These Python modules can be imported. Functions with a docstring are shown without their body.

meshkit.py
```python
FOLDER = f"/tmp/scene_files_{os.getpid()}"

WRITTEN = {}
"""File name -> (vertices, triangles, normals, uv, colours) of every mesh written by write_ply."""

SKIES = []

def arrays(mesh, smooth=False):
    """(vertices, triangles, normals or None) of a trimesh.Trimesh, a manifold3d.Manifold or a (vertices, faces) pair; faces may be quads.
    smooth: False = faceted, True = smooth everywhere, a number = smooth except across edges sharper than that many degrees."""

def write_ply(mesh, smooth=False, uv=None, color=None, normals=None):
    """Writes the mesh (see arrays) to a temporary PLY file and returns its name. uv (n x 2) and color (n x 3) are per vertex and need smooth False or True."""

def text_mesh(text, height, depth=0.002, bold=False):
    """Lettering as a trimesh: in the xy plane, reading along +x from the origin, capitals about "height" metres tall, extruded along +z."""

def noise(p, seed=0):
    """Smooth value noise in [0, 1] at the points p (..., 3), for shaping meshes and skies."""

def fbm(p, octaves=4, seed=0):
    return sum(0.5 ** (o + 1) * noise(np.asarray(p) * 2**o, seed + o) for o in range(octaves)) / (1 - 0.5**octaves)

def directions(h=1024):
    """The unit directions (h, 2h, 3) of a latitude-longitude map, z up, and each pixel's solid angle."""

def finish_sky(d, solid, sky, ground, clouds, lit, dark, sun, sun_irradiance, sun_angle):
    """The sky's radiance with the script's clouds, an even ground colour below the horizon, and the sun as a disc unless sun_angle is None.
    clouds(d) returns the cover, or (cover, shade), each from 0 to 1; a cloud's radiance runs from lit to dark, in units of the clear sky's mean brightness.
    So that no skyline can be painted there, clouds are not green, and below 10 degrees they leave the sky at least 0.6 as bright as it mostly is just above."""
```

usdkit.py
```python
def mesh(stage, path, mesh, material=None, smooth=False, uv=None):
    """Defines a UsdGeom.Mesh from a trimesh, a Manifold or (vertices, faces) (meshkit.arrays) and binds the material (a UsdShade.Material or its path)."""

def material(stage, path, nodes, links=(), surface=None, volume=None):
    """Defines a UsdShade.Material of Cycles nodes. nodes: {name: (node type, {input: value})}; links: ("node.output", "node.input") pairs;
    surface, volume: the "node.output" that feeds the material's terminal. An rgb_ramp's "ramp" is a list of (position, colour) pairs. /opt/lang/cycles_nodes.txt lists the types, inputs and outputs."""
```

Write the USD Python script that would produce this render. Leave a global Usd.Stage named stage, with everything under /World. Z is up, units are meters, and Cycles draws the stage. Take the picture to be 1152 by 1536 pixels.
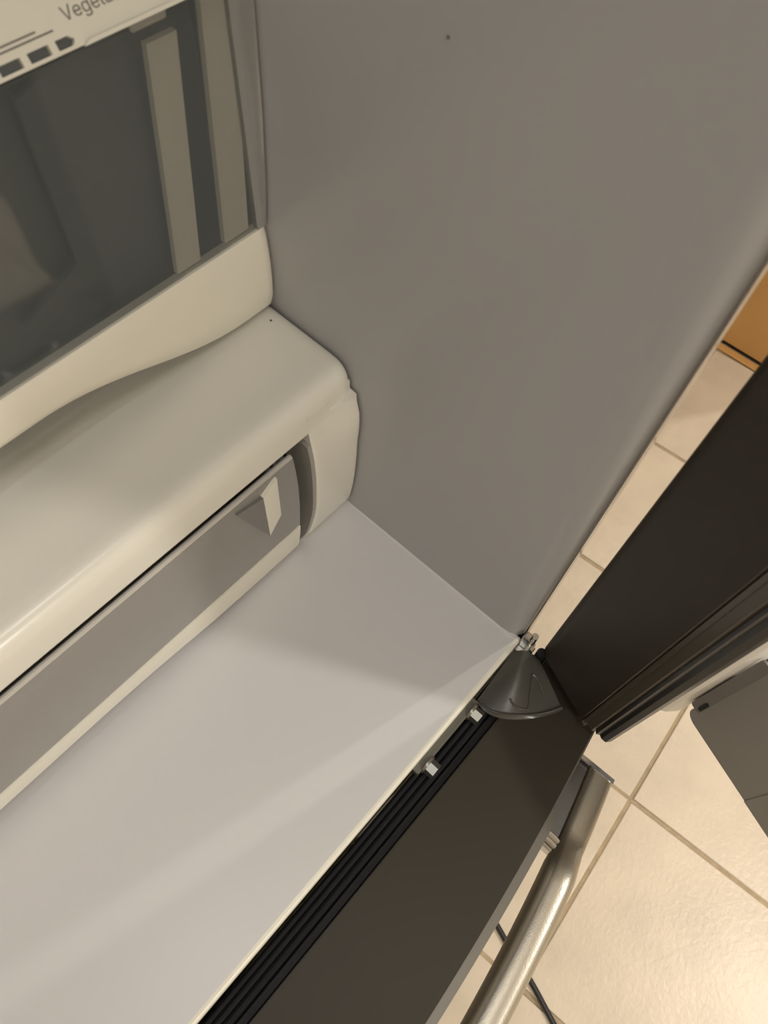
import math, random
import numpy as np
import trimesh
import manifold3d as m3
from shapely.geometry import Polygon
from pxr import Usd, UsdGeom, UsdLux, UsdShade, Gf, Sdf
import usdkit, meshkit

random.seed(7)
stage = Usd.Stage.CreateInMemory()
UsdGeom.SetStageUpAxis(stage, UsdGeom.Tokens.z)
UsdGeom.Xform.Define(stage, '/World')
FZ = 0.65            # height of the fridge compartment's floor above the kitchen floor
# Axes: x along the fridge's width (its right inner wall is x = 0), y to the back (front edge y = 0), z up.

# ------------------------------------------------------------------ camera
cam = UsdGeom.Camera.Define(stage, '/World/camera')
right = (0.66858494, -0.74214495, 0.04706435)
up = (0.63517069, 0.60283477, 0.48285446)
fwd = (0.38672002, 0.29293532, -0.87443497)
pos = (-0.25845, -0.03022, 0.62 + FZ)
cam.AddTransformOp().Set(Gf.Matrix4d(*right, 0, *up, 0, *(-v for v in fwd), 0, *pos, 1))
cam.CreateHorizontalApertureAttr(6.0)
cam.CreateVerticalApertureAttr(8.0)
cam.CreateFocalLengthAttr(6.0 * 1085 / 1152)
cam.CreateClippingRangeAttr(Gf.Vec2f(0.01, 100))
cam.CreateFStopAttr(2.4)
cam.CreateFocusDistanceAttr(0.68)
cam.CreateExposureAttr(0.0)

# ------------------------------------------------------------------ light
def rect_light(name, loc, size, power, color, rot=(0, 0, 0)):
    l = UsdLux.RectLight.Define(stage, '/World/' + name)
    l.CreateWidthAttr(size[0]); l.CreateHeightAttr(size[1])
    l.CreateIntensityAttr(power); l.CreateColorAttr(Gf.Vec3f(*color))
    x = UsdGeom.Xformable(l)
    x.AddTranslateOp().Set(Gf.Vec3d(*loc)); x.AddRotateXYZOp().Set(Gf.Vec3f(*rot))
    return l
WARM = (1.0, 0.95, 0.865)
CEIL = 2.42
LAMPS = [  # name, x, y, size, intensity, label
    ('ceiling_lamp', -0.31, -0.30, 0.26, 15, 'square white ceiling lamp right above the open fridge'),
    ('ceiling_lamp', 0.76, -1.68, 0.15, 500, 'square white ceiling lamp out in the kitchen beyond the open door'),
    ('ceiling_lamp', -0.75, -2.45, 0.26, 240, 'added square white ceiling lamp in the kitchen that brightens the ledge front'),  # unseen lamp added to brighten the ledge lip
    ('ceiling_lamp', 1.75, -0.47, 0.05, 1750, 'small white ceiling spot lamp above the oak cabinet')]
for k, (nm, x, y, sz, it, lb) in enumerate(LAMPS):
    rect_light('lamp_glow' + ('_%03d' % k if k else ''), (x, y, CEIL - 0.056), (sz, sz), it, WARM)
rect_light('fridge_lamp_glow', (-0.50, 0.10, FZ + 1.075), (0.16, 0.05), 28, (0.90, 0.94, 1.0))
dome = UsdLux.DomeLight.Define(stage, '/World/ambient')
dome.CreateIntensityAttr(0.05); dome.CreateColorAttr(Gf.Vec3f(1, 0.9, 0.75))

# ------------------------------------------------------------------ materials
M = {}
def mat(name, color, rough=0.4, metal=0.0, spec=0.5, noise=None, bump=None, **kw):
    """Principled material; noise = (scale, amount) mottles the colour, bump = (scale, strength)."""
    p = {'base_color': color, 'roughness': rough, 'metallic': metal, 'specular_ior_level': spec}
    p.update(kw)
    nodes, links = {'p': ('principled_bsdf', p)}, []
    if noise or bump:
        nodes['g'] = ('texture_coordinate', {})
    if noise:
        c = np.array(color)
        nodes['n'] = ('noise_texture', {'scale': noise[0], 'detail': 5.0})
        nodes['r'] = ('rgb_ramp', {'ramp': [(0.3, tuple(c * (1 - noise[1]))), (0.7, tuple(np.minimum(c * (1 + noise[1]), 1)))]})
        links += [('g.object', 'n.vector'), ('n.fac', 'r.fac'), ('r.color', 'p.base_color')]
    if bump:
        nodes['bn'] = ('noise_texture', {'scale': bump[0], 'detail': 4.0})
        nodes['b'] = ('bump', {'strength': bump[1], 'distance': 0.002})
        links += [('g.object', 'bn.vector'), ('bn.fac', 'b.height'), ('b.normal', 'p.normal')]
    M[name] = usdkit.material(stage, '/World/Looks/' + name, nodes, links, surface='p.BSDF')
    return M[name]
UsdGeom.Scope.Define(stage, '/World/Looks')
mat('liner', (0.385, 0.38, 0.385), 0.30, spec=0.4)  # wall shade put into this colour; the plastic itself is white
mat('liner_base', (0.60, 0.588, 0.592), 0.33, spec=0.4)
mat('trim_white', (0.70, 0.67, 0.58), 0.30, spec=0.45)
mat('cover_white', (0.66, 0.635, 0.565), 0.24, spec=0.45)
mat('liner_door', (0.66, 0.63, 0.58), 0.35)
mat('flange', (0.46, 0.42, 0.40), 0.10, metal=0.55)
mat('brown', (0.032, 0.0265, 0.0175), 0.45, spec=0.3)
mat('brown_gloss', (0.075, 0.063, 0.048), 0.25, spec=0.5)
mat('black', (0.012, 0.012, 0.014), 0.55, spec=0.35)
mat('rubber', (0.010, 0.010, 0.012), 0.75, spec=0.2)
mat('rim_clear', (0.42, 0.40, 0.37), 0.10, spec=0.8)
mat('gasket', (0.022, 0.020, 0.018), 0.36, spec=0.5)
mat('hinge_plastic', (0.070, 0.067, 0.057), 0.30, spec=0.5)
mat('zinc', (0.55, 0.54, 0.50), 0.28, metal=1.0)
mat('zinc_dull', (0.16, 0.155, 0.13), 0.42, metal=0.7)
mat('steel', (0.43, 0.40, 0.345), 0.33, metal=1.0, bump=(900, 0.08))
mat('steel_edge', (0.17, 0.16, 0.14), 0.42, metal=0.7)
mat('chrome', (0.62, 0.62, 0.63), 0.10, metal=1.0)
mat('bin_grey', (0.35, 0.34, 0.325), 0.45, spec=0.4)
mat('bin_strip', (0.25, 0.235, 0.235), 0.5, spec=0.3)
mat('post_shade', (0.30, 0.29, 0.265), 0.4)  # grey stands in for shade on the end post's inner side
mat('catch_shade', (0.17, 0.16, 0.15), 0.12, spec=0.6)
mat('bracket_grey', (0.22, 0.22, 0.23), 0.22, metal=0.9)
mat('bolt', (0.36, 0.35, 0.31), 0.33, metal=0.9)
mat('inner_white', (0.85, 0.81, 0.72), 0.45)
mat('print_grey', (0.14, 0.13, 0.12), 0.6)
mat('slot_dark', (0.10, 0.11, 0.11), 0.5)
mat('oak', (0.55, 0.30, 0.10), 0.42, noise=(6, 0.10))
mat('oak_dark', (0.03, 0.02, 0.01), 0.6)
mat('wall_paint', (0.60, 0.56, 0.49), 0.8)
mat('ceiling_paint', (0.80, 0.78, 0.72), 0.85)
mat('grout', (0.40, 0.31, 0.20), 0.85, noise=(60, 0.12))
mat('cord', (0.015, 0.015, 0.017), 0.42)
mat('dirt', (0.11, 0.095, 0.08), 0.8)
def clear(name, tint, rough=0.06, mix=0.55, body=None):
    """Thin moulded clear plastic: mostly tinted transparency over a body colour with a clear-coat glint."""
    M[name] = usdkit.material(stage, '/World/Looks/' + name, {
        't': ('transparent_bsdf', {'color': tint}),
        'd': ('principled_bsdf', {'base_color': body or tint, 'roughness': 0.5, 'specular_ior_level': 0.0}),
        'm': ('mix_closure', {'fac': mix}),
        'g': ('glossy_bsdf', {'color': (1, 1, 1), 'roughness': rough}),
        'f': ('fresnel', {'IOR': 1.5}),
        'geo': ('geometry', {}), 'inv': ('math', {'math_type': 'subtract', 'value1': 1.0}), 'mul': ('math', {'math_type': 'multiply'}),
        'm2': ('mix_closure', {})},
        [('geo.backfacing', 'inv.value2'), ('inv.value', 'mul.value1'), ('f.fac', 'mul.value2'), ('t.BSDF', 'm.closure1'), ('d.BSDF', 'm.closure2'), ('m.closure', 'm2.closure1'), ('g.BSDF', 'm2.closure2'), ('mul.value', 'm2.fac')], surface='m2.closure')
clear('tinted_window', (0.87, 0.865, 0.845), mix=0.20, body=(0.20, 0.226, 0.238))
clear('clear_side', (0.62, 0.61, 0.58), mix=0.5, body=(0.40, 0.39, 0.38))
clear('drawer_clear', (0.42, 0.40, 0.38), mix=0.55, rough=0.10)
clear('shelf_glass', (0.80, 0.84, 0.82), mix=0.05)
TILES = []
for k, s in enumerate((1.0, 0.965, 1.03)):
    nm = 'tile' if k == 0 else 'tile_%d' % k
    c = np.array((0.655, 0.56, 0.44)) * s
    usd = usdkit.material(stage, '/World/Looks/' + nm, {
        'g': ('geometry', {}),
        'n': ('noise_texture', {'scale': 7.0 + k, 'detail': 6.0, 'roughness': 0.6}),
        'r': ('rgb_ramp', {'ramp': [(0.3, tuple(c * 0.88)), (0.55, tuple(c)), (0.75, tuple(c * 1.07))]}),
        'bn': ('noise_texture', {'scale': 110.0, 'detail': 4.0, 'roughness': 0.55, 'distortion': 0.4}),
        'b': ('bump', {'strength': 0.22, 'distance': 0.0025}),
        'p': ('principled_bsdf', {'roughness': 0.36, 'specular_ior_level': 0.45})},
        [('g.position', 'n.vector'), ('n.fac', 'r.fac'), ('r.color', 'p.base_color'), ('g.position', 'bn.vector'),
         ('bn.fac', 'b.height'), ('b.normal', 'p.normal')], surface='p.BSDF')
    TILES.append(usd)

# ------------------------------------------------------------------ helpers
USED = {}
def numbered(parent, name):
    k = USED.get((parent, name), 0); USED[(parent, name)] = k + 1
    return name if k == 0 else '%s_%03d' % (name, k)
def keys(p, **kw):
    for k, v in kw.items():
        if v: p.SetCustomDataByKey(k, v)
ORIG = {'/World': np.zeros(3)}
def thing(name, label, cat, loc=(0, 0, 0), group=None, kind=None):
    path = '/World/' + numbered('/World', name)
    x = UsdGeom.Xform.Define(stage, path); x.AddTranslateOp().Set(Gf.Vec3d(*map(float, loc)))
    ORIG[path] = np.array(loc, float)
    keys(x.GetPrim(), label=label, category=cat, group=group, kind=kind)
    return path
def part_group(name, parent, label=None):
    path = parent + '/' + numbered(parent, name)
    x = UsdGeom.Xform.Define(stage, path); ORIG[path] = ORIG[parent]
    keys(x.GetPrim(), label=label)
    return path
def tm(mesh):
    if hasattr(mesh, 'to_mesh'):
        q = mesh.to_mesh(); return trimesh.Trimesh(q.vert_properties[:, :3], q.tri_verts, process=False)
    return mesh
def obj(name, mesh, material, parent='/World', smooth=30, label=None, cat=None, kind=None, raised=True):
    """One mesh prim. Coordinates are fridge coordinates (z = 0 at the compartment floor) unless raised is False."""
    if isinstance(mesh, list): mesh = trimesh.util.concatenate([tm(m) for m in mesh])
    mesh = tm(mesh).copy()
    v = np.array(mesh.vertices)
    if raised: v = v + [0, 0, FZ]
    path = parent + '/' + numbered(parent, name)
    ORIG[path] = ORIG[parent]
    mesh = trimesh.Trimesh(v - ORIG[parent], mesh.faces, process=False)
    p = usdkit.mesh(stage, path, mesh, M[material] if isinstance(material, str) else material, smooth=smooth)
    keys(p.GetPrim(), label=label, category=cat, kind=kind)
    return path
def box(x0, x1, y0, y1, z0, z1, c=0.001):
    """A box with chamfered edges."""
    c = min(c, (x1 - x0) / 2.5, (y1 - y0) / 2.5, (z1 - z0) / 2.5)
    pts = []
    for sx, x in ((1, x0), (-1, x1)):
        for sy, y in ((1, y0), (-1, y1)):
            for sz, z in ((1, z0), (-1, z1)):
                pts += [(x, y + sy * c, z + sz * c), (x + sx * c, y, z + sz * c), (x + sx * c, y + sy * c, z)]
    return trimesh.convex.convex_hull(np.array(pts))
def hull(pts): return trimesh.convex.convex_hull(np.array(pts, float))
def extrude(poly, h): return trimesh.creation.extrude_polygon(poly if isinstance(poly, Polygon) else Polygon(poly), h, engine='earcut')
def _fix(m):
    if m.volume < 0: m.invert()
    return m
def along_x(yz, x0, x1):
    m = extrude(yz, x1 - x0); v = np.array(m.vertices)
    return _fix(trimesh.Trimesh(np.stack([x0 + v[:, 2], v[:, 0], v[:, 1]], 1), m.faces, process=False))
def along_y(xz, y0, y1):
    m = extrude(xz, y1 - y0); v = np.array(m.vertices)
    return _fix(trimesh.Trimesh(np.stack([v[:, 0], y0 + v[:, 2], v[:, 1]], 1), m.faces, process=False))
def along_z(xy, z0, z1):
    m = extrude(xy, z1 - z0); m.apply_translation((0, 0, z0)); return _fix(m)
def rounded(poly, r, keep=0.0):
    """Rounds a polygon's convex corners."""
    p = poly if isinstance(poly, Polygon) else Polygon(poly)
    return p.buffer(-r, join_style=2).buffer(r, quad_segs=6)
def arc(cx, cy, r, a0, a1, n=7):
    return [(cx + r * math.cos(a), cy + r * math.sin(a)) for a in np.radians(np.linspace(a0, a1, n))]
def tube(pts, r, seg=10, closed_ends=True):
    pts = np.array(pts, float); n = len(pts); vs, fs = [], []
    tang = np.gradient(pts, axis=0); tang /= np.linalg.norm(tang, axis=1)[:, None]
    a = np.array((0, 0, 1.0)) if abs(tang[0][2]) < 0.9 else np.array((1.0, 0, 0))
    for i in range(n):
        s = np.cross(tang[i], a); s /= np.linalg.norm(s); w = np.cross(s, tang[i])
        rr = r[i] if np.ndim(r) else r
        for k in range(seg):
            t = 2 * math.pi * k / seg; vs.append(pts[i] + rr * (math.cos(t) * s + math.sin(t) * w))
    for i in range(n - 1):
        for k in range(seg):
            p, q = i * seg + k, i * seg + (k + 1) % seg
            fs += [(p, q, q + seg), (p, q + seg, p + seg)]
    vs += [pts[0], pts[-1]]
    for k in range(seg):
        fs += [(n * seg, (k + 1) % seg, k), (n * seg + 1, (n - 1) * seg + k, (n - 1) * seg + (k + 1) % seg)]
    m = trimesh.Trimesh(np.array(vs), fs, process=False); trimesh.repair.fix_normals(m); return m
def spline(pts, n=40):
    from scipy.interpolate import CubicSpline
    pts = np.array(pts, float); t = np.r_[0, np.cumsum(np.linalg.norm(np.diff(pts, axis=0), axis=1))]
    return CubicSpline(t, pts)(np.linspace(0, t[-1], n))
def sheet(grid_front, grid_back):
    """A closed solid between two equal grids (n, m, 3)."""
    a, b = np.array(grid_front), np.array(grid_back); n, m_ = a.shape[:2]; N = n * m_
    v = np.vstack([a.reshape(-1, 3), b.reshape(-1, 3)]); f = []
    idx = lambda i, j: i * m_ + j
    for i in range(n - 1):
        for j in range(m_ - 1):
            p, q, r, s = idx(i, j), idx(i, j + 1), idx(i + 1, j + 1), idx(i + 1, j)
            f += [(p, q, r), (p, r, s), (N + p, N + r, N + q), (N + p, N + s, N + r)]
    rim = [idx(0, j) for j in range(m_)] + [idx(i, m_ - 1) for i in range(1, n)] + [idx(n - 1, j) for j in range(m_ - 2, -1, -1)] + [idx(i, 0) for i in range(n - 2, 0, -1)]
    for k in range(len(rim)):
        p, q = rim[k], rim[(k + 1) % len(rim)]; f += [(p, N + p, N + q), (p, N + q, q)]
    mesh = trimesh.Trimesh(v, f, process=False); trimesh.repair.fix_normals(mesh); return mesh

# ------------------------------------------------------------------ setting
RX0, RX1, RY0, RY1 = -2.4, 2.6, -3.2, 0.80
W = dict(raised=False, smooth=False)
floor = thing('floor', 'cream ceramic tile kitchen floor with tan grout around the fridge', 'floor', kind='structure')
obj('grout_bed', box(RX0, RX1, RY0, RY1, -0.03, -0.0022, 0.0005), 'grout', floor, **W)
YAW, PITCH, JOINT = math.radians(3.3), 0.337, 0.0062
ca, sa = math.cos(YAW), math.sin(YAW)
U0, V0 = 0.164, -0.2815
def tile_xy(u, v): return np.array((u * ca - v * sa, u * sa + v * ca))
rng = random.Random(3)
for i in range(-8, 8):
    for j in range(-9, 4):
        u0, v0 = U0 + i * PITCH + JOINT / 2, V0 + j * PITCH + JOINT / 2
        u1, v1 = u0 + PITCH - JOINT, v0 + PITCH - JOINT
        cxy = tile_xy((u0 + u1) / 2, (v0 + v1) / 2)
        if not (RX0 + .2 < cxy[0] < RX1 - .2 and RY0 + .2 < cxy[1] < RY1 - .17): continue
        dz = rng.uniform(-0.0004, 0.0003); ch = 0.0022
        pts = [(*tile_xy(a, b), z) for a0, a1, b0, b1, z in ((u0, u1, v0, v1, -0.012), (u0, u1, v0, v1, dz - 0.0018), (u0 + ch, u1 - ch, v0 + ch, v1 - ch, dz)) for a in (a0, a1) for b in (b0, b1)]
        obj('tile', hull(pts), TILES[rng.choice((0, 0, 1, 2))], floor, raised=False, smooth=60)
for nm, b, lab in (('wall_back', (RX0 - .1, RX1 + .1, RY1, RY1 + .1, 0, CEIL), 'plain warm painted kitchen wall behind the fridge'),
              ('wall_front', (RX0 - .1, RX1 + .1, RY0 - .1, RY0, 0, CEIL), 'plain warm painted kitchen wall facing the fridge'),
              ('wall_left', (RX0 - .1, RX0, RY0, RY1, 0, CEIL), 'plain warm painted kitchen wall left of the fridge'),
              ('wall_right', (RX1, RX1 + .1, RY0, RY1, 0, CEIL), 'plain warm painted kitchen wall right of the fridge')):
    obj(nm, box(*b), 'wall_paint', kind='structure', label=lab, cat='wall', **W)
obj('ceiling', box(RX0 - .1, RX1 + .1, RY0 - .1, RY1 + .1, CEIL, CEIL + .1), 'ceiling_paint', kind='structure', label='white painted kitchen ceiling over the fridge', cat='ceiling', **W)

# oak cabinet seen through the gap beside the fridge
cab = thing('oak_cabinet', 'warm orange oak cabinet side beyond the gap beside the open door', 'cabinet', (1.5, 0.1, 0))
obj('side_panel', box(1.191, 1.80, -0.10, 0.79, 0.012, 0.88, 0.003), 'oak', cab, raised=False)
obj('kick_gap', box(1.198, 1.79, -0.09, 0.785, 0.0, 0.014, 0.0005), 'oak_dark', cab, raised=False)
obj('base_shoe', box(1.1715, 1.1905, -0.10, 0.785, 0.0, 0.006, 0.002), 'oak', cab, raised=False)
obj('counter', box(1.17, 1.84, -0.12, 0.795, 0.881, 0.92, 0.004), 'ceiling_paint', cab, raised=False)

# black cord on the tiles
cord_pts = [(-0.30, -0.02, .005), (-0.16, -0.12, .005), (-0.113, -0.195, .005), (-0.128, -0.251, .005), (-0.140, -0.298, .005), (-0.149, -0.324, .005), (-0.166, -0.37, .005), (-0.25, -0.50, .005), (-0.42, -0.60, .005)]
obj('power_cord', tube(spline(cord_pts, 60), 0.0042), 'cord', label='thin black power cord lying on the tiles under the drawer handle', cat='cord', raised=False)

# ------------------------------------------------------------------ refrigerator body
XL, YB, ZT = -0.84, 0.62, 1.10
fr = thing('refrigerator', 'open french door refrigerator with white interior and dark brown outside', 'refrigerator', (-0.40, 0.3, 0))
# floor of the compartment with a soft cove up the side walls
R = 0.0016
prof = [(XL - .02, -0.028), (XL - .02, R)] + [(XL, R)] + arc(XL + R, R, R, 180, 270)[1:] + arc(-R, R, R, 270, 360) + [(0.004, R), (0.004, -0.028)]
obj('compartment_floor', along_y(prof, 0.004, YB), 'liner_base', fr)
lip = [(0.004, -0.012), (0.004, 0)] + arc(0.003, -0.0035, 0.0035, 90, 180)[1:] + [(-0.0005, -0.012)]
obj('front_lip', along_x(lip, XL, 0.004), 'trim_white', fr, label='pale rounded lip along the compartment front')
def wall_plan(s):
    p = [(0.0, YB), (0.0, 0.020)] + [(0.0009, 0.012), (0.0028, 0.0065), (0.0058, 0.003), (0.010, 0.0012), (0.012, 0.0012), (0.012, YB)]
    return p if s > 0 else [(XL - x, y) for x, y in p]
def flange_plan(s):
    p = [(0.0132, 0.0006), (0.0138, 0.0), (0.0208, 0.0), (0.0212, 0.0012), (0.0218, 0.0012), (0.0222, 0.0), (0.0310, 0.0)] + arc(0.0310, 0.004, 0.004, -90, 0, 5)[1:] + [(0.0350, YB + .04), (0.0132, YB + .04)]
    return p if s > 0 else [(XL - x, y) for x, y in p]
for s in (1, -1):
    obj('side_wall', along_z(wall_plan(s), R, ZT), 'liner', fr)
    obj('outer_side', along_z(flange_plan(s), -0.60, ZT + .035), 'flange', fr, label='grey painted outer side and front flange')
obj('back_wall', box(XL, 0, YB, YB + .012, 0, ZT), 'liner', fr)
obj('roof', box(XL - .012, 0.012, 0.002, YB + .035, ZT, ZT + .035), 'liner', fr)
obj('back_panel', box(XL - .012, 0.012, YB + .013, YB + .035, -.60, ZT), 'black', fr)
obj('mullion', box(XL - .012, 0.012, 0.0005, 0.03, -0.052, -0.0122), 'black', fr, label='black cross rail below the compartment floor')
obj('lower_body', box(XL - .012, 0.012, 0.031, YB + .012, -0.59, -0.0285), 'black', fr)
for fx in (-0.78, -0.06):
    for fy in (0.06, 0.58):
        obj('foot', trimesh.creation.cylinder(0.018, 0.06, sections=16).apply_translation((fx, fy, -0.62)), 'black', fr)
obj('lamp_lens', box(-0.60, -0.40, 0.06, 0.14, ZT - .016, ZT - .001, .004), 'ceiling_paint', fr)

# hinge bracket on the cross rail with two hex bolts, and the pin assembly in the corner
hb = obj('hinge_bracket', [box(-0.146, -0.064, -0.0068, 0.0003, -0.0200, -0.0090, .0008)], 'zinc_dull', fr, label='dull zinc bracket screwed to the cross rail')
for bx in (-0.0735, -0.1335):
    hexa = Polygon([(bx + .0070 * math.cos(t), -.0135 + .0070 * math.sin(t)) for t in np.radians(np.arange(15, 375, 60))])
    wash = Polygon([(bx + .0088 * math.cos(t), -.0135 + .0088 * math.sin(t)) for t in np.radians(np.arange(0, 360, 20))])
    obj('hex_bolt', [along_y(hexa, -0.0165, -0.0080), along_y(wash, -0.0085, -0.0062)], 'bolt', hb)
hp = obj('hinge_pin_plate', [box(-0.006, 0.012, -0.013, 0.0, -0.010, -0.006, .0008), box(0.0005, 0.0075, -0.0075, -0.0005, -0.006, 0.016, .001)], 'zinc', fr)
obj('pin', [trimesh.creation.cylinder(0.0032, 0.020, sections=14).apply_translation((0.0098, -0.0085, 0.001)), box(0.001, 0.0065, -0.0150, -0.0105, -.010, -.001, .0008)], 'zinc', hp)
obj('bushing', trimesh.creation.cylinder(0.0045, 0.012, sections=14).apply_translation((0.0045, -0.0215, -0.002)), 'black', hp)

# hinge cover: a flared dark plastic shell on top of the freezer drawer
top = np.array([(-0.0085, -0.0015), (-0.0060, -0.0060), (-0.002, -0.0118), (0.0005, -0.0165), (0.0020, -0.0205)])
low = spline([(-0.0640, -0.0045), (-0.0672, -0.0180), (-0.0600, -0.0320), (-0.0490, -0.0450), (-0.0350, -0.0560), (-0.0185, -0.0655)], 21)[:, :2] if False else spline([(-0.0640, -0.0045, 0), (-0.0660, -0.0180, 0), (-0.0600, -0.0320, 0), (-0.0490, -0.0445, 0), (-0.0350, -0.0560, 0), (-0.0185, -0.0655, 0)], 25)[:, :2]
top = spline([(*p, 0) for p in top], 25)[:, :2]
def cover_z(t, w):
    # t runs from the hinge (0) to the flared rim (1); w across the fan
    ridge = math.exp(-((w - 0.40) / 0.34) ** 2)
    z = 0.0035 - 0.0115 * t ** 1.5 - 0.0075 * (1 - ridge) * (1 - 0.35 * t)
    return z
gf, gb = [], []
for i in range(22):
    t = i / 21; row, rowb = [], []
    for j in range(25):
        w = j / 24
        xy = top[j] * (1 - t) + low[j] * t
        z = cover_z(t, w)
        if i == 21: z -= 0.0022
        row.append((*xy, z)); rowb.append((*xy, -0.0118))
    gf.append(row); gb.append(rowb)
gf, gb = np.array(gf), np.array(gb); gf[:, :, 2] = np.maximum(gf[:, :, 2], -0.0108)
hc = obj('hinge_cover', sheet(gf, gb), 'hinge_plastic', fr, smooth=40, label='dark grey flared plastic hinge cover')
def on_cover(t, w, lift=0.0006):
    j = w * 24; j0 = min(int(j), 23); a = j - j0
    xy = (top[j0] * (1 - a) + top[j0 + 1] * a) * (1 - t) + (low[j0] * (1 - a) + low[j0 + 1] * a) * t
    return (*xy, max(cover_z(t, w), -0.0108) + lift)
from scipy.interpolate import griddata
def on_shell(pts, n=24):
    p = spline([(*q, 0) for q in pts], n)[:, :2]
    z = griddata(gf[:, :, :2].reshape(-1, 2), gf[:, :, 2].ravel(), p, method='linear')
    return [(a, b, c + 0.0002) for (a, b), c in zip(p, np.where(np.isnan(z), -0.010, z))]
EMBOSS = [[(-.0149, -.0266), (-.026, -.0335), (-.0398, -.0420)], [(-.0445, -.0251), (-.0466, -.0300), (-.0455, -.0360), (-.0398, -.0425)], [(-.0149, -.0266), (-.0142, -.0310), (-.0160, -.0369), (-.0200, -.0445)]]
for path_ in EMBOSS:
    obj('embossed_line', tube(on_shell(path_), 0.0010, 8), 'hinge_plastic', hc)
rim = [np.array(p) + (0, 0, 0.0008) for p in gf[20]]
obj('rim', tube(rim, 0.0011, 8), 'hinge_plastic', hc)

# ------------------------------------------------------------------ freezer drawer (bottom)
fz = part_group('freezer_drawer', fr, 'dark brown freezer drawer with steel bar handle')
XC = -0.42
def front_y(x, inset=0.0): return -(0.1275 - 0.185 * (x - XC) ** 2) + inset
XR = 0.033
xs = np.linspace(XR - .012, 2 * XC - XR + .012, 90)
def proud(x): return 0.0055 * np.clip((-0.088 - x) / 0.006, 0, 1) * np.clip((x - (2 * XC + 0.088)) / 0.006, 0, 1)
def outer_curve(inset): return [(x, front_y(x, inset) - proud(x)) for x in xs]
def skin_inset(x): return 0.0014
cap_edge = [(x, front_y(x, skin_inset(x))) for x in xs]
XLL = 2 * XC - XR
cap = Polygon([(XR, -0.0275), (XR, front_y(XR) + .016)] + cap_edge + [(XLL, front_y(XLL) + .016), (XLL, -0.0275)])
obj('top_cap', [along_z(cap, -0.032, -0.0128), along_z(cap.buffer(-0.0008), -0.0128, -0.0120)], 'brown', fz)
skin = Polygon([(XR + .0005, -0.030), (XR + .0005, front_y(XR) + .014)] + outer_curve(0) + [(XLL - .0005, front_y(XLL) + .014), (XLL - .0005, -0.030)] + [(XLL + .001, -0.030)] + cap_edge[::-1] + [(XR - .001, -0.030)])
obj('front_skin', along_z(skin.buffer(0), -0.60, -0.0131), 'steel_edge', fz, label='thin brushed steel front skin')
obj('core', along_z(cap.buffer(-0.001), -0.598, -0.033), 'brown', fz)
obj('inner_liner', box(XLL + .02, XR - .02, -0.0274, -0.0205, -0.58, -0.0185, .001), 'black', fz)
ribs = [tube([(XLL + .02, y, z), (XC, y, z), (XR - .035, y, z)], r, 10) for y, z, r in ((-0.0052, -0.0240, 0.0030), (-0.0105, -0.0225, 0.0030), (-0.0165, -0.0215, 0.0034))]
obj('gasket', ribs + [box(XLL + .02, XR - .035, -0.0206, -0.0040, -0.034, -0.024)], 'rubber', fz, label='black ribbed rubber gasket')
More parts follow.
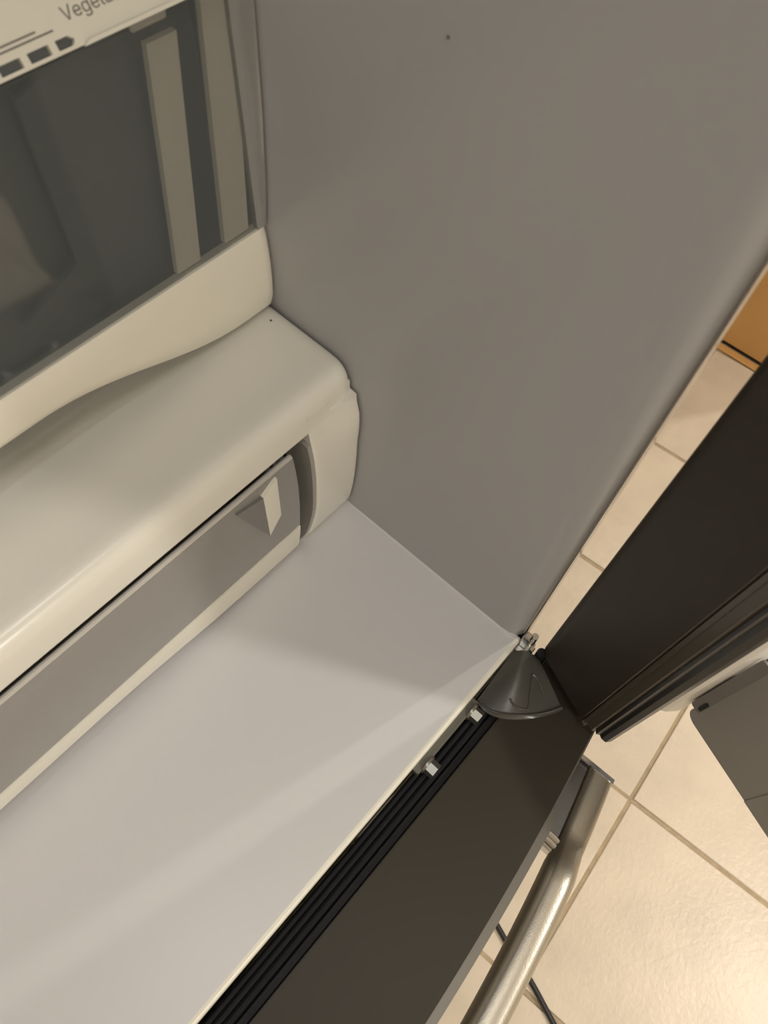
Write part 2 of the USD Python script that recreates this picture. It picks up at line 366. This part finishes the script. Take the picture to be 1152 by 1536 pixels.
# handle bar: bowed, flat oval section, with a chrome end bracket
def bar_y(x):
    t = min(-(x + 0.02), 0.80 + 2 * 0 - (-(x + 0.02)))
    return -0.129 - 0.225 * t + 0.275 * t * t
sec = []
for a in np.radians(np.arange(0, 360, 15)):
    c_, s_ = math.cos(a), math.sin(a)
    sec.append((0.0150 * np.sign(c_) * abs(c_) ** 0.7, 0.0155 * np.sign(s_) * abs(s_) ** 0.85))
bx = np.linspace(-0.020, -0.82, 70); grid = []
HZ = -0.072
for i, x in enumerate(bx):
    k = 1.0
    d = min(-(x + .02), x + .82)
    flat = np.clip((d - 0.075) / 0.012, 0.0, 1.0)     # the end pieces are cut flatter on top
    ring = []
    for a, b in sec:
        zz = b if b < 0 else b * (0.35 + 0.65 * flat)
        ring.append((x, bar_y(x) + a * (0.82 + 0.18 * flat), HZ + zz))
    grid.append(ring)
grid = np.array(grid); n, m_ = grid.shape[:2]
vv = np.vstack([grid.reshape(-1, 3), grid[0].mean(0)[None], grid[-1].mean(0)[None]]); ff = []
for i in range(n - 1):
    for k in range(m_):
        p, q = i * m_ + k, i * m_ + (k + 1) % m_; ff += [(p, q, q + m_), (p, q + m_, p + m_)]
for k in range(m_):
    ff += [(n * m_, (k + 1) % m_, k), (n * m_ + 1, (n - 1) * m_ + k, (n - 1) * m_ + (k + 1) % m_)]
bar = trimesh.Trimesh(vv, ff, process=False); trimesh.repair.fix_normals(bar)
obj('handle', bar, 'steel', fz, smooth=45, label='bowed brushed steel bar handle')
for s in (1, -1):
    mx = (lambda x: x) if s > 0 else (lambda x: 2 * XC - x)
    a, b = sorted((mx(-0.024), mx(-0.103)))
    ya, yb = front_y(-0.06) - 0.001, bar_y(-0.06) + .004
    slab = hull([(mx(-0.024), front_y(-.024) + .001, z) for z in (-0.105, -0.076)] + [(mx(-0.103), front_y(-.103) + .001, z) for z in (-0.105, -0.076)] +
                [(mx(-0.024), bar_y(-.024) + .006, z) for z in (-0.100, -0.074)] + [(mx(-0.103), bar_y(-.103) + .008, z) for z in (-0.100, -0.074)])
    post = hull([(mx(-0.094), front_y(-.094) + .002, z) for z in (-0.100, -0.072)] + [(mx(-0.104), front_y(-.104) + .002, z) for z in (-0.100, -0.072)] +
                [(mx(-0.094), bar_y(-.094) + .004, z) for z in (-0.095, -0.073)] + [(mx(-0.104), bar_y(-.104) + .004, z) for z in (-0.095, -0.073)])
    endp = hull([(mx(-0.0185), front_y(-.0185) + .001, z) for z in (-0.100, -0.066)] + [(mx(-0.0225), front_y(-.0225) + .001, z) for z in (-0.100, -0.066)] +
                [(mx(-0.0175), bar_y(-.0185) - .012, z) for z in (-0.090, -0.066)] + [(mx(-0.0215), bar_y(-.0225) - .012, z) for z in (-0.090, -0.066)])
    obj('end_cap', endp, 'chrome', fz, label='chrome end cap of the handle')
    obj('handle_bracket', slab, 'bracket_grey', fz, label='grey metal end bracket of the handle')
    rods = [tube([(mx(x), front_y(x) + .003, z), (mx(x), (front_y(x) + bar_y(x)) / 2, z), (mx(x - .001), bar_y(x) - .001, z)], r, 10) for x, z, r in ((-.0945, -.0700, .0030), (-.0995, -.0690, .0026), (-.1035, -.0720, .0024))]
    obj('handle_post', [post] + rods, 'chrome', fz, label='chrome post of the handle')

# ------------------------------------------------------------------ right door, swung wide open
TH = math.radians(157.7)
E_, N_ = np.array((-math.cos(TH), -math.sin(TH), 0)), np.array((-math.sin(TH), math.cos(TH), 0))
O_ = np.array((0.006, -0.017, 0))
def door_map(m):
    """(u along the door from its hinge edge, v from the outer face inwards, z) to the scene."""
    m = tm(m).copy(); v = np.array(m.vertices)
    w = O_ + v[:, :1] * E_ + v[:, 1:2] * N_ + np.stack([np.zeros(len(v)), np.zeros(len(v)), v[:, 2]], 1)
    m = trimesh.Trimesh(w, m.faces, process=False)
    return _fix(m)
DB, DT, DW = 0.0045, 1.10, 0.45
dr = part_group('door', fr, 'dark brown right door swung wide open')
shell = [(0.0, 0.012)] + arc(0.012, 0.012, 0.012, 180, 270, 7)[1:] + [(DW, 0.0), (DW, 0.0705)] + [(0.0022, 0.0705), (0.0, 0.0685)]
obj('side_panel', door_map(along_z(shell, DB, DT)), 'brown', dr)
obj('seam_edge', door_map(along_z([(0.0006, 0.0705), (0.0030, 0.0705), (0.0030, 0.0735), (0.0006, 0.0735)], DB - .001, DT)), 'brown_gloss', dr)
obj('inner_frame', door_map(along_z([(0.0024, 0.0735), (DW - .002, 0.0735), (DW - .002, 0.0825), (0.0050, 0.0825), (0.0024, 0.0805)], DB, DT)), 'brown_gloss', dr)
obj('bottom_clip', door_map(box(-0.0012, 0.02, 0.0700, 0.0745, DB - .002, DB + .002, .0006)), 'brown_gloss', dr)
gk = [(0.0040, 0.0825), (0.0030, 0.0850), (0.0055, 0.0868), (0.0048, 0.0900), (0.0065, 0.0940), (0.0110, 0.0955), (0.0160, 0.0935), (0.0172, 0.0890), (0.0195, 0.0880), (0.0205, 0.0825)]
obj('gasket', door_map(along_z(gk, DB + .004, DT - .005)), 'gasket', dr, label='black rubber door gasket')
obj('rim_strip', door_map(along_z([(0.0206, 0.0825), (0.0206, 0.0868), (0.0360, 0.0885), (0.0500, 0.0865), (0.0500, 0.0825)], DB + .006, DT - .006)), 'brown_gloss', dr)
obj('rim_groove', door_map(along_z([(0.0501, 0.0825), (0.0501, 0.0845), (0.0570, 0.0845), (0.0570, 0.0825)], DB + .006, DT - .006)), 'black', dr)
ln = rounded([(0.0572, 0.0826), (0.0572, 0.0890), (0.0640, 0.0950), (0.0740, 0.0990), (DW - .08, 0.0990), (DW - .05, 0.0826)], 0.002)
obj('door_liner', door_map(along_z(ln, DB + .012, DT - .02)), 'liner_door', dr, label='off-white inner door liner')

# grey door bin hanging on the door liner
bn = thing('door_bin', 'smooth dark grey door bin with a rounded lower corner on the open door', 'door bin', tuple(O_ + 0.25 * E_ + 0.15 * N_ + np.array((0, 0, FZ + 0.04))))
def bin_plate(v0, v1, z0, z1, u0, u1, r):
    pl = rounded([(v0, z0), (v1, z0), (v1, z1), (v0, z1)], r)
    m = extrude(pl, u1 - u0); q = np.array(m.vertices)
    return door_map(_fix(trimesh.Trimesh(np.stack([u0 + q[:, 2], q[:, 0], q[:, 1]], 1), m.faces, process=False)))
BZ = 0.030
obj('side', bin_plate(0.1035, 0.1950, BZ, 0.16, 0.0722, 0.0752, 0.011), 'bin_grey', bn)
obj('front_step', bin_plate(0.1786, 0.2500, BZ - .0002, 0.1602, 0.0716, 0.0756, 0.0006), 'bin_grey', bn)
obj('base', door_map(box(0.0752, 0.42, 0.106, 0.247, BZ + .001, BZ + .006)), 'bin_grey', bn)
obj('front', door_map(box(0.0762, 0.42, 0.243, 0.2495, BZ + .006, 0.13)), 'bin_grey', bn)
obj('back', door_map(box(0.0752, 0.42, 0.104, 0.108, BZ + .006, 0.13)), 'bin_grey', bn)
obj('end_wall', bin_plate(0.1035, 0.2500, BZ, 0.16, 0.42, 0.4235, 0.011), 'bin_grey', bn)
mf = bin_plate(0.0992, 0.1085, 0.050, 0.165, 0.0700, 0.0717, 0.003)
mp = obj('mounting_strip', mf, 'bin_strip', bn, label='darker strip along the bin edge')
obj('hook_slot', bin_plate(0.1050, 0.1080, 0.056, 0.072, 0.0692, 0.0702, 0.0010), 'black', mp)

# ------------------------------------------------------------------ deli drawer and its cover
cv = thing('drawer_cover', 'off-white ledge cover over the low wide drawer, right end curving down', 'drawer cover', (-0.42, 0.26, FZ + .1))
CR = -0.002
out_p = [(0.40, 0.2120), (0.30, 0.2103), (0.2250, 0.2085), (0.2190, 0.2080), (0.2150, 0.2070), (0.2118, 0.2050), (0.2092, 0.2020), (0.2074, 0.1982), (0.2062, 0.1930), (0.2055, 0.1860), (0.2051, 0.1760), (0.2053, 0.1728)]
in_p = [(0.40, 0.2070), (0.30, 0.2060), (0.2260, 0.2045), (0.2215, 0.2040), (0.2185, 0.2030), (0.2160, 0.2015), (0.2140, 0.1990), (0.2125, 0.1960), (0.2115, 0.1910), (0.2108, 0.1850), (0.2104, 0.1760), (0.2095, 0.1724)]
ga, gb2 = [], []
for x in (XL + .002, -0.60, -0.40, -0.20, -0.05, -0.0125, -0.0105, -0.0085, -0.0065, -0.0048, -0.0034, -0.0025, CR):
    t = np.clip((x + 0.0125) / 0.0105, 0, 1); f_ = 1 - math.sqrt(max(0.0, 1 - t * t))
    ga.append([(x, y + 0.0045 * f_, z - 0.0040 * f_) for y, z in out_p]); gb2.append([(x, y + 0.001 * f_, z - 0.0010 * f_) for y, z in in_p])
ob = obj('ledge', sheet(np.array(ga), np.array(gb2)), 'cover_white', cv, smooth=50)
def ear(s, xs_=(-0.0505, -0.0495, -0.0470, -0.038, -0.030, -0.022, -0.015, -0.010, -0.006, -0.0035, -0.0022, -0.002), yoff=0.0, ztop=0.1905):
    """End post: its face runs flush out of the ledge's lip and bulges with a small step only at the wall side."""
    ez = np.array([0.1905, 0.1850, 0.1815, 0.1805, 0.1770, 0.1730, 0.160, 0.150, 0.1380, 0.125, 0.1150, 0.1, 0.0900, 0.0770, 0.0650, 0.052, 0.0400, 0.028, 0.0170, 0.009, 0.0012])
    prof_z = [0.0012, 0.017, 0.040, 0.065, 0.090, 0.115, 0.138, 0.159, 0.1735, 0.1905]
    prof_y = [0.2140, 0.2070, 0.2030, 0.2003, 0.1988, 0.1980, 0.1985, 0.2010, 0.2046, 0.2056]
    from scipy.interpolate import PchipInterpolator
    f = PchipInterpolator(prof_z, prof_y)
    A, B = [], []
    for x in xs_:
        t = np.clip((x + 0.030) / 0.024, 0, 1); t = t * t * (3 - 2 * t)
        ra, rb = [], []
        for z in ez[ez <= ztop]:
            y = float(f(z)) + yoff
            if z > 0.1808: y += 0.0016 * t
            elif z > 0.12: y -= 0.0052 * t * min(1, (z - 0.12) / 0.045)
            if x < -0.0480 and z < 0.171 and yoff == 0: y += 0.0012 * (-(x + 0.0480) / 0.0025) ** 2
            if x > -0.0035: y += 0.0012 * ((x + 0.0035) / 0.0015) ** 2
            xx = x if s > 0 else XL - x
            # the inner edge sweeps outwards at the foot
            ra.append((xx - s * (0.010 * max(0, (0.07 - z) / 0.07) ** 1.6) * min(1, max(0, (-0.02 - x) / 0.03)), y, z)); rb.append((ra[-1][0], 0.2300, z))
        A.append(ra); B.append(rb)
    return sheet(np.array(A), np.array(B))
for s in (1, -1):
    obj('end_post', ear(s), 'cover_white', cv, smooth=50)
    obj('end_post_return', ear(s, (-0.0540, -0.0525, -0.0506), 0.0022, 0.171), 'post_shade', cv, smooth=40)
for a, b in ((-0.0682, -0.0560), (XL + .0560, XL + .0682)):
    obj('recess_shade', box(a, b, 0.2302, 0.2320, 0.004, 0.170), 'slot_dark', cv)  # dark plate in place of the shade in the gap

dd = thing('deli_drawer', 'low wide grey clear drawer with white bottom strip under the ledge cover', 'drawer', (-0.42, 0.22, FZ + .02))
DRX0, DRX1 = XL + .07, -0.0690
def drawer_y(z): return float(np.interp(z, [0.0, 0.014, 0.04, 0.062, 0.09, 0.126, 0.15, 0.1655], [0.2130, 0.2092, 0.2055, 0.2035, 0.2015, 0.2005, 0.2020, 0.2040]))
zs = np.linspace(0.056, 0.1650, 14)
winprof = [(drawer_y(z), z) for z in zs] + [(drawer_y(z) + .0028, z) for z in zs[::-1]]
obj('window', along_x(winprof, DRX0, DRX1), 'drawer_clear', dd, smooth=50, label='grey tinted clear drawer front')
obj('top_rim', tube([(DRX0, 0.2040, 0.1662), (XC, 0.2040, 0.1662), (DRX1 - .002, 0.2040, 0.1662)], 0.0024, 10), 'rim_clear', dd)
# white strip with its lower edge scooped upwards towards the middle
sx = np.linspace(DRX0, DRX1 - .0005, 120)
def strip_low(x):
    d = min(DRX1 - x, x - DRX0)
    return 0.006 + 0.022 * (0.5 - 0.5 * math.cos(math.pi * np.clip((d - 0.02) / 0.20, 0, 1)))
gs, gk_ = [], []
for x in sx:
    zl = strip_low(x); row = []
    d = min(DRX1 - x, x - DRX0)
    if d < 0.006: zl += 0.006 * (1 - math.sqrt(max(0, 1 - ((0.006 - d) / 0.006) ** 2)))
    zz = np.linspace(0.0555, zl, 8)
    gs.append([(x, drawer_y(z) - 0.0012, z) for z in zz]); gk_.append([(x, drawer_y(z) + 0.004, z) for z in zz])
obj('bottom_strip', sheet(np.array(gs), np.array(gk_)), 'trim_white', dd, smooth=50)
obj('tray', [box(DRX0 + .004, DRX1 - .004, 0.2190, 0.55, 0.008, 0.012), box(DRX0 + .004, DRX0 + .008, 0.2190, 0.55, 0.012, 0.15), box(DRX1 - .008, DRX1 - .004, 0.2190, 0.55, 0.012, 0.15), box(DRX0 + .004, DRX1 - .004, 0.2215, 0.2240, 0.012, 0.158)], 'drawer_clear', dd)
# moulded finger catch at the right end; its lit and shaded facets are painted in
for s in (1, -1):
    mx = (lambda x: x) if s > 0 else (lambda x: 2 * XC - x)
    A = np.array
    ya = 0.1990
    bright = hull([(mx(-0.1045), ya + .0002, 0.152), (mx(-0.0885), ya + .0015, 0.160), (mx(-0.0900), ya + .0012, 0.106), (mx(-0.1070), ya - .0030, 0.099),
                   (mx(-0.1045), ya + .004, 0.152), (mx(-0.0885), ya + .004, 0.160), (mx(-0.0900), ya + .004, 0.106), (mx(-0.1070), ya + .004, 0.099)])
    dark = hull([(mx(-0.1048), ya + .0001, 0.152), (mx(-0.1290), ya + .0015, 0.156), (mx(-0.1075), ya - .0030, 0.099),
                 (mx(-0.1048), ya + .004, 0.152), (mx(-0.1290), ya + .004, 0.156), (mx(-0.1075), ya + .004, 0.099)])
    fc = obj('finger_catch', bright, 'trim_white', dd, label='moulded finger catch with its lit face painted pale')
    obj('catch_side', dark, 'catch_shade', fc)

# ------------------------------------------------------------------ vegetable crispers (right one in view, its twin left of it)
def crisper(x0, x1, label):
    """Front bezel with a scooped lower edge, tinted window, clear body; x0 < x1."""
    t = thing('vegetable_crisper', label, 'crisper drawer', ((x0 + x1) / 2, 0.40, FZ + .22))
    w = x1 - x0; xm = (x0 + x1) / 2
    xs_ = np.linspace(x0, x1, 90); a, b = [], []
    for x in xs_:
        d = min(x - x0, x1 - x)
        zl = 0.2155 + 0.0370 * (0.5 - 0.5 * math.cos(math.pi * np.clip((d - 0.028) / 0.165, 0, 1)))
        zt = 0.2855
        e = 0.0
        if d < 0.004: e = 0.004 * (1 - math.sqrt(max(0, 1 - ((0.004 - d) / 0.004) ** 2)))
        zz = np.linspace(zt, zl, 9)
        bulge = [0.2850 + e - 0.0022 * math.sin(math.pi * k / 8) + (0.0022 if k == 8 else 0) + (0.0008 if k == 0 else 0) for k in range(9)]
        a.append([(x, y, z) for y, z in zip(bulge, zz)]); b.append([(x, y + .008, z) for y, z in zip(bulge, zz)])
    obj('front_lip', sheet(np.array(a), np.array(b)), 'trim_white', t, smooth=50)
    obj('window', box(x0 + .004, x1 - .0090, 0.2868, 0.2890, 0.2860, 0.4322), 'tinted_window', t, label='dark tinted clear window')
    edge = [(x1 - .0088, y, z) for z in (.286, .425, .4318) for y in (.2863, .2900)] + [(x1 - .0016, y, z) for z, y in ((.286, .2858), (.32, .2815), (.37, .2775), (.425, .2755), (.4318, .2752))] + [(x1 - .0016, .2900, z) for z in (.286, .4318)]
    obj('window_edge', hull(edge), 'clear_side', t, label='greyish clear moulded window edge')
    obj('body', [box(x1 - .014, x1 - .011, 0.315, 0.585, 0.225, 0.430), box(x0 + .008, x0 + .011, 0.315, 0.585, 0.225, 0.430), box(x0 + .011, x1 - .014, 0.582, 0.585, 0.225, 0.430), box(x0 + .011, x1 - .014, 0.315, 0.582, 0.222, 0.225)], 'clear_side', t)
    for c0, c1, zt_, m_ in ((-0.0130, -0.0335, 0.4318, 'inner_white'), (-0.0545, -0.0730, 0.4200, 'inner_white')):  # plain pale strips set upright behind the window
        dft = 0.0110 if c0 > -0.03 else 0.0150
        q = [(x1 + c1, .2905, .287), (x1 + c0, .2905, .287), (x1 + c0 + dft, .2905, zt_), (x1 + c1 + dft, .2905, zt_)]
        q += [(x, .2945, z) for x, _, z in q]
        obj('upright_strip', hull(q), m_, t, label='pale upright strip behind the window')
    foot = Polygon([(x1 - .128, .420), (x1 - .112, .425), (x1 - .116, .318), (x1 - .168, .302), (x1 - .172, .312), (x1 - .130, .330)])  # outline of a dark bent strip behind the window
    obj('bent_strip', along_y(list(foot.exterior.coords)[:-1], 0.294, 0.298), 'slot_dark', t, label='dark bent strip behind the window')
    obj('inner_rim', box(x1 - .0640, x1 - .0430, .2905, .2935, .4265, .4320), 'inner_white', t)
    obj('rear_fill', box(x0 + .012, x1 - .04, 0.310, 0.3125, 0.228, 0.428), 'slot_dark', t)
    return t
crisper(-0.4195, -0.0005, 'clear tinted vegetable crisper with white scooped lip beside the right wall')

# crisper cover shelf with the printed front rail
rl = thing('crisper_cover', 'off-white shelf rail over the crisper with vent slots and printed Vegetables lettering', 'shelf', (-0.42, 0.44, FZ + .45))
TA = math.radians(30); UPV, NV = np.array((0, math.sin(TA), math.cos(TA))), np.array((0, -math.cos(TA), math.sin(TA)))
P0 = np.array((0, 0.285, 0.4355))
def on_rail(m):
    """(x, s up the slope, h out of the face) to the scene."""
    m = tm(m).copy(); v = np.array(m.vertices)
    return _fix(trimesh.Trimesh(np.stack([v[:, 0], 0 * v[:, 0], 0 * v[:, 0]], 1) + P0 + v[:, 1:2] * UPV + v[:, 2:3] * NV, m.faces, process=False))
face = Polygon([(-0.4200, -0.0008), (-0.004, -0.0008), (-0.004, 0.034), (-0.4200, 0.034)])
vx = [(-0.1045, -0.0962), (-0.1185, -0.1085), (-0.1328, -0.1225), (-0.1470, -0.1368), (-0.1612, -0.1510)]
hull_slots = [Polygon([(a, 0.0010), (b - (0.0012 if k == 0 else 0), 0.0010), (b, 0.0026), (b - (.0022 if k == 0 else 0), 0.0043), (a, 0.0043)]).buffer(0.0003) for k, (a, b) in enumerate(vx)]
for s_ in hull_slots: face = face.difference(s_)
obj('front_rail', on_rail(extrude(face, 0.003).apply_translation((0, 0, -0.003))), 'trim_white', rl)
obj('slot_back', on_rail(box(-0.170, -0.093, 0.0008, 0.0060, -0.0062, -0.0034, .0003)), 'slot_dark', rl)
tab = [(-0.0930, -0.0008), (-0.0905, 0.0004), (-0.004, 0.0004), (-0.004, -0.0014), (-0.0935, -0.0014)]
obj('rail_tab', on_rail(extrude(tab, 0.0022)), 'trim_white', rl)
for a, b, s0, s1 in ((-0.175, -0.1030, 0.0078, 0.0085), (-0.175, -0.1105, 0.0097, 0.0104)):
    obj('slider_track', on_rail(box(a, b, s0, s1, -0.0002, 0.0003, .0001)), 'print_grey', rl)
txt = meshkit.text_mesh('Vegetables', 0.0052, 0.00015)
txt.apply_scale((1.10, 1.0, 1.0)); txt.apply_translation((-0.0962, 0.0092, 0.0))
obj('lettering', on_rail(txt), 'print_grey', rl, smooth=False)
obj('shelf_glass', box(-0.838, -0.004, 0.312, 0.60, 0.4640, 0.4680), 'shelf_glass', rl)
obj('rail_frame', box(-0.4200, -0.004, 0.3035, 0.311, 0.455, 0.4690), 'trim_white', rl)

# small specks of dirt, as on the wall and ledge
def speck(p, n, r):
    m = trimesh.creation.icosphere(1, r); m.apply_scale((1 - .6 * abs(n[0]), 1 - .6 * abs(n[1]), 1 - .6 * abs(n[2]))); m.apply_translation(p); return m
obj('dirt_speck', speck((-0.0004, 0.156, 0.4545), (1, 0, 0), 0.0008), 'dirt', label='tiny dark dirt speck high on the right side wall', cat='speck')
obj('dirt_speck', speck((-0.0135, 0.279, 0.2100), (0, 0, 1), 0.0010), 'dirt', label='tiny dirt speck on the ledge beside the side wall', cat='speck')

# ceiling lamps (housings round the lights)
for nm, x, y, sz, it, lb in LAMPS:
    l = thing(nm, lb, 'lamp', (x, y, CEIL))
    r_ = sz / 2 + 0.03
    obj('housing', box(x - r_, x + r_, y - r_, y + r_, CEIL - .05, CEIL - .001, .006), 'ceiling_paint', l, raised=False)
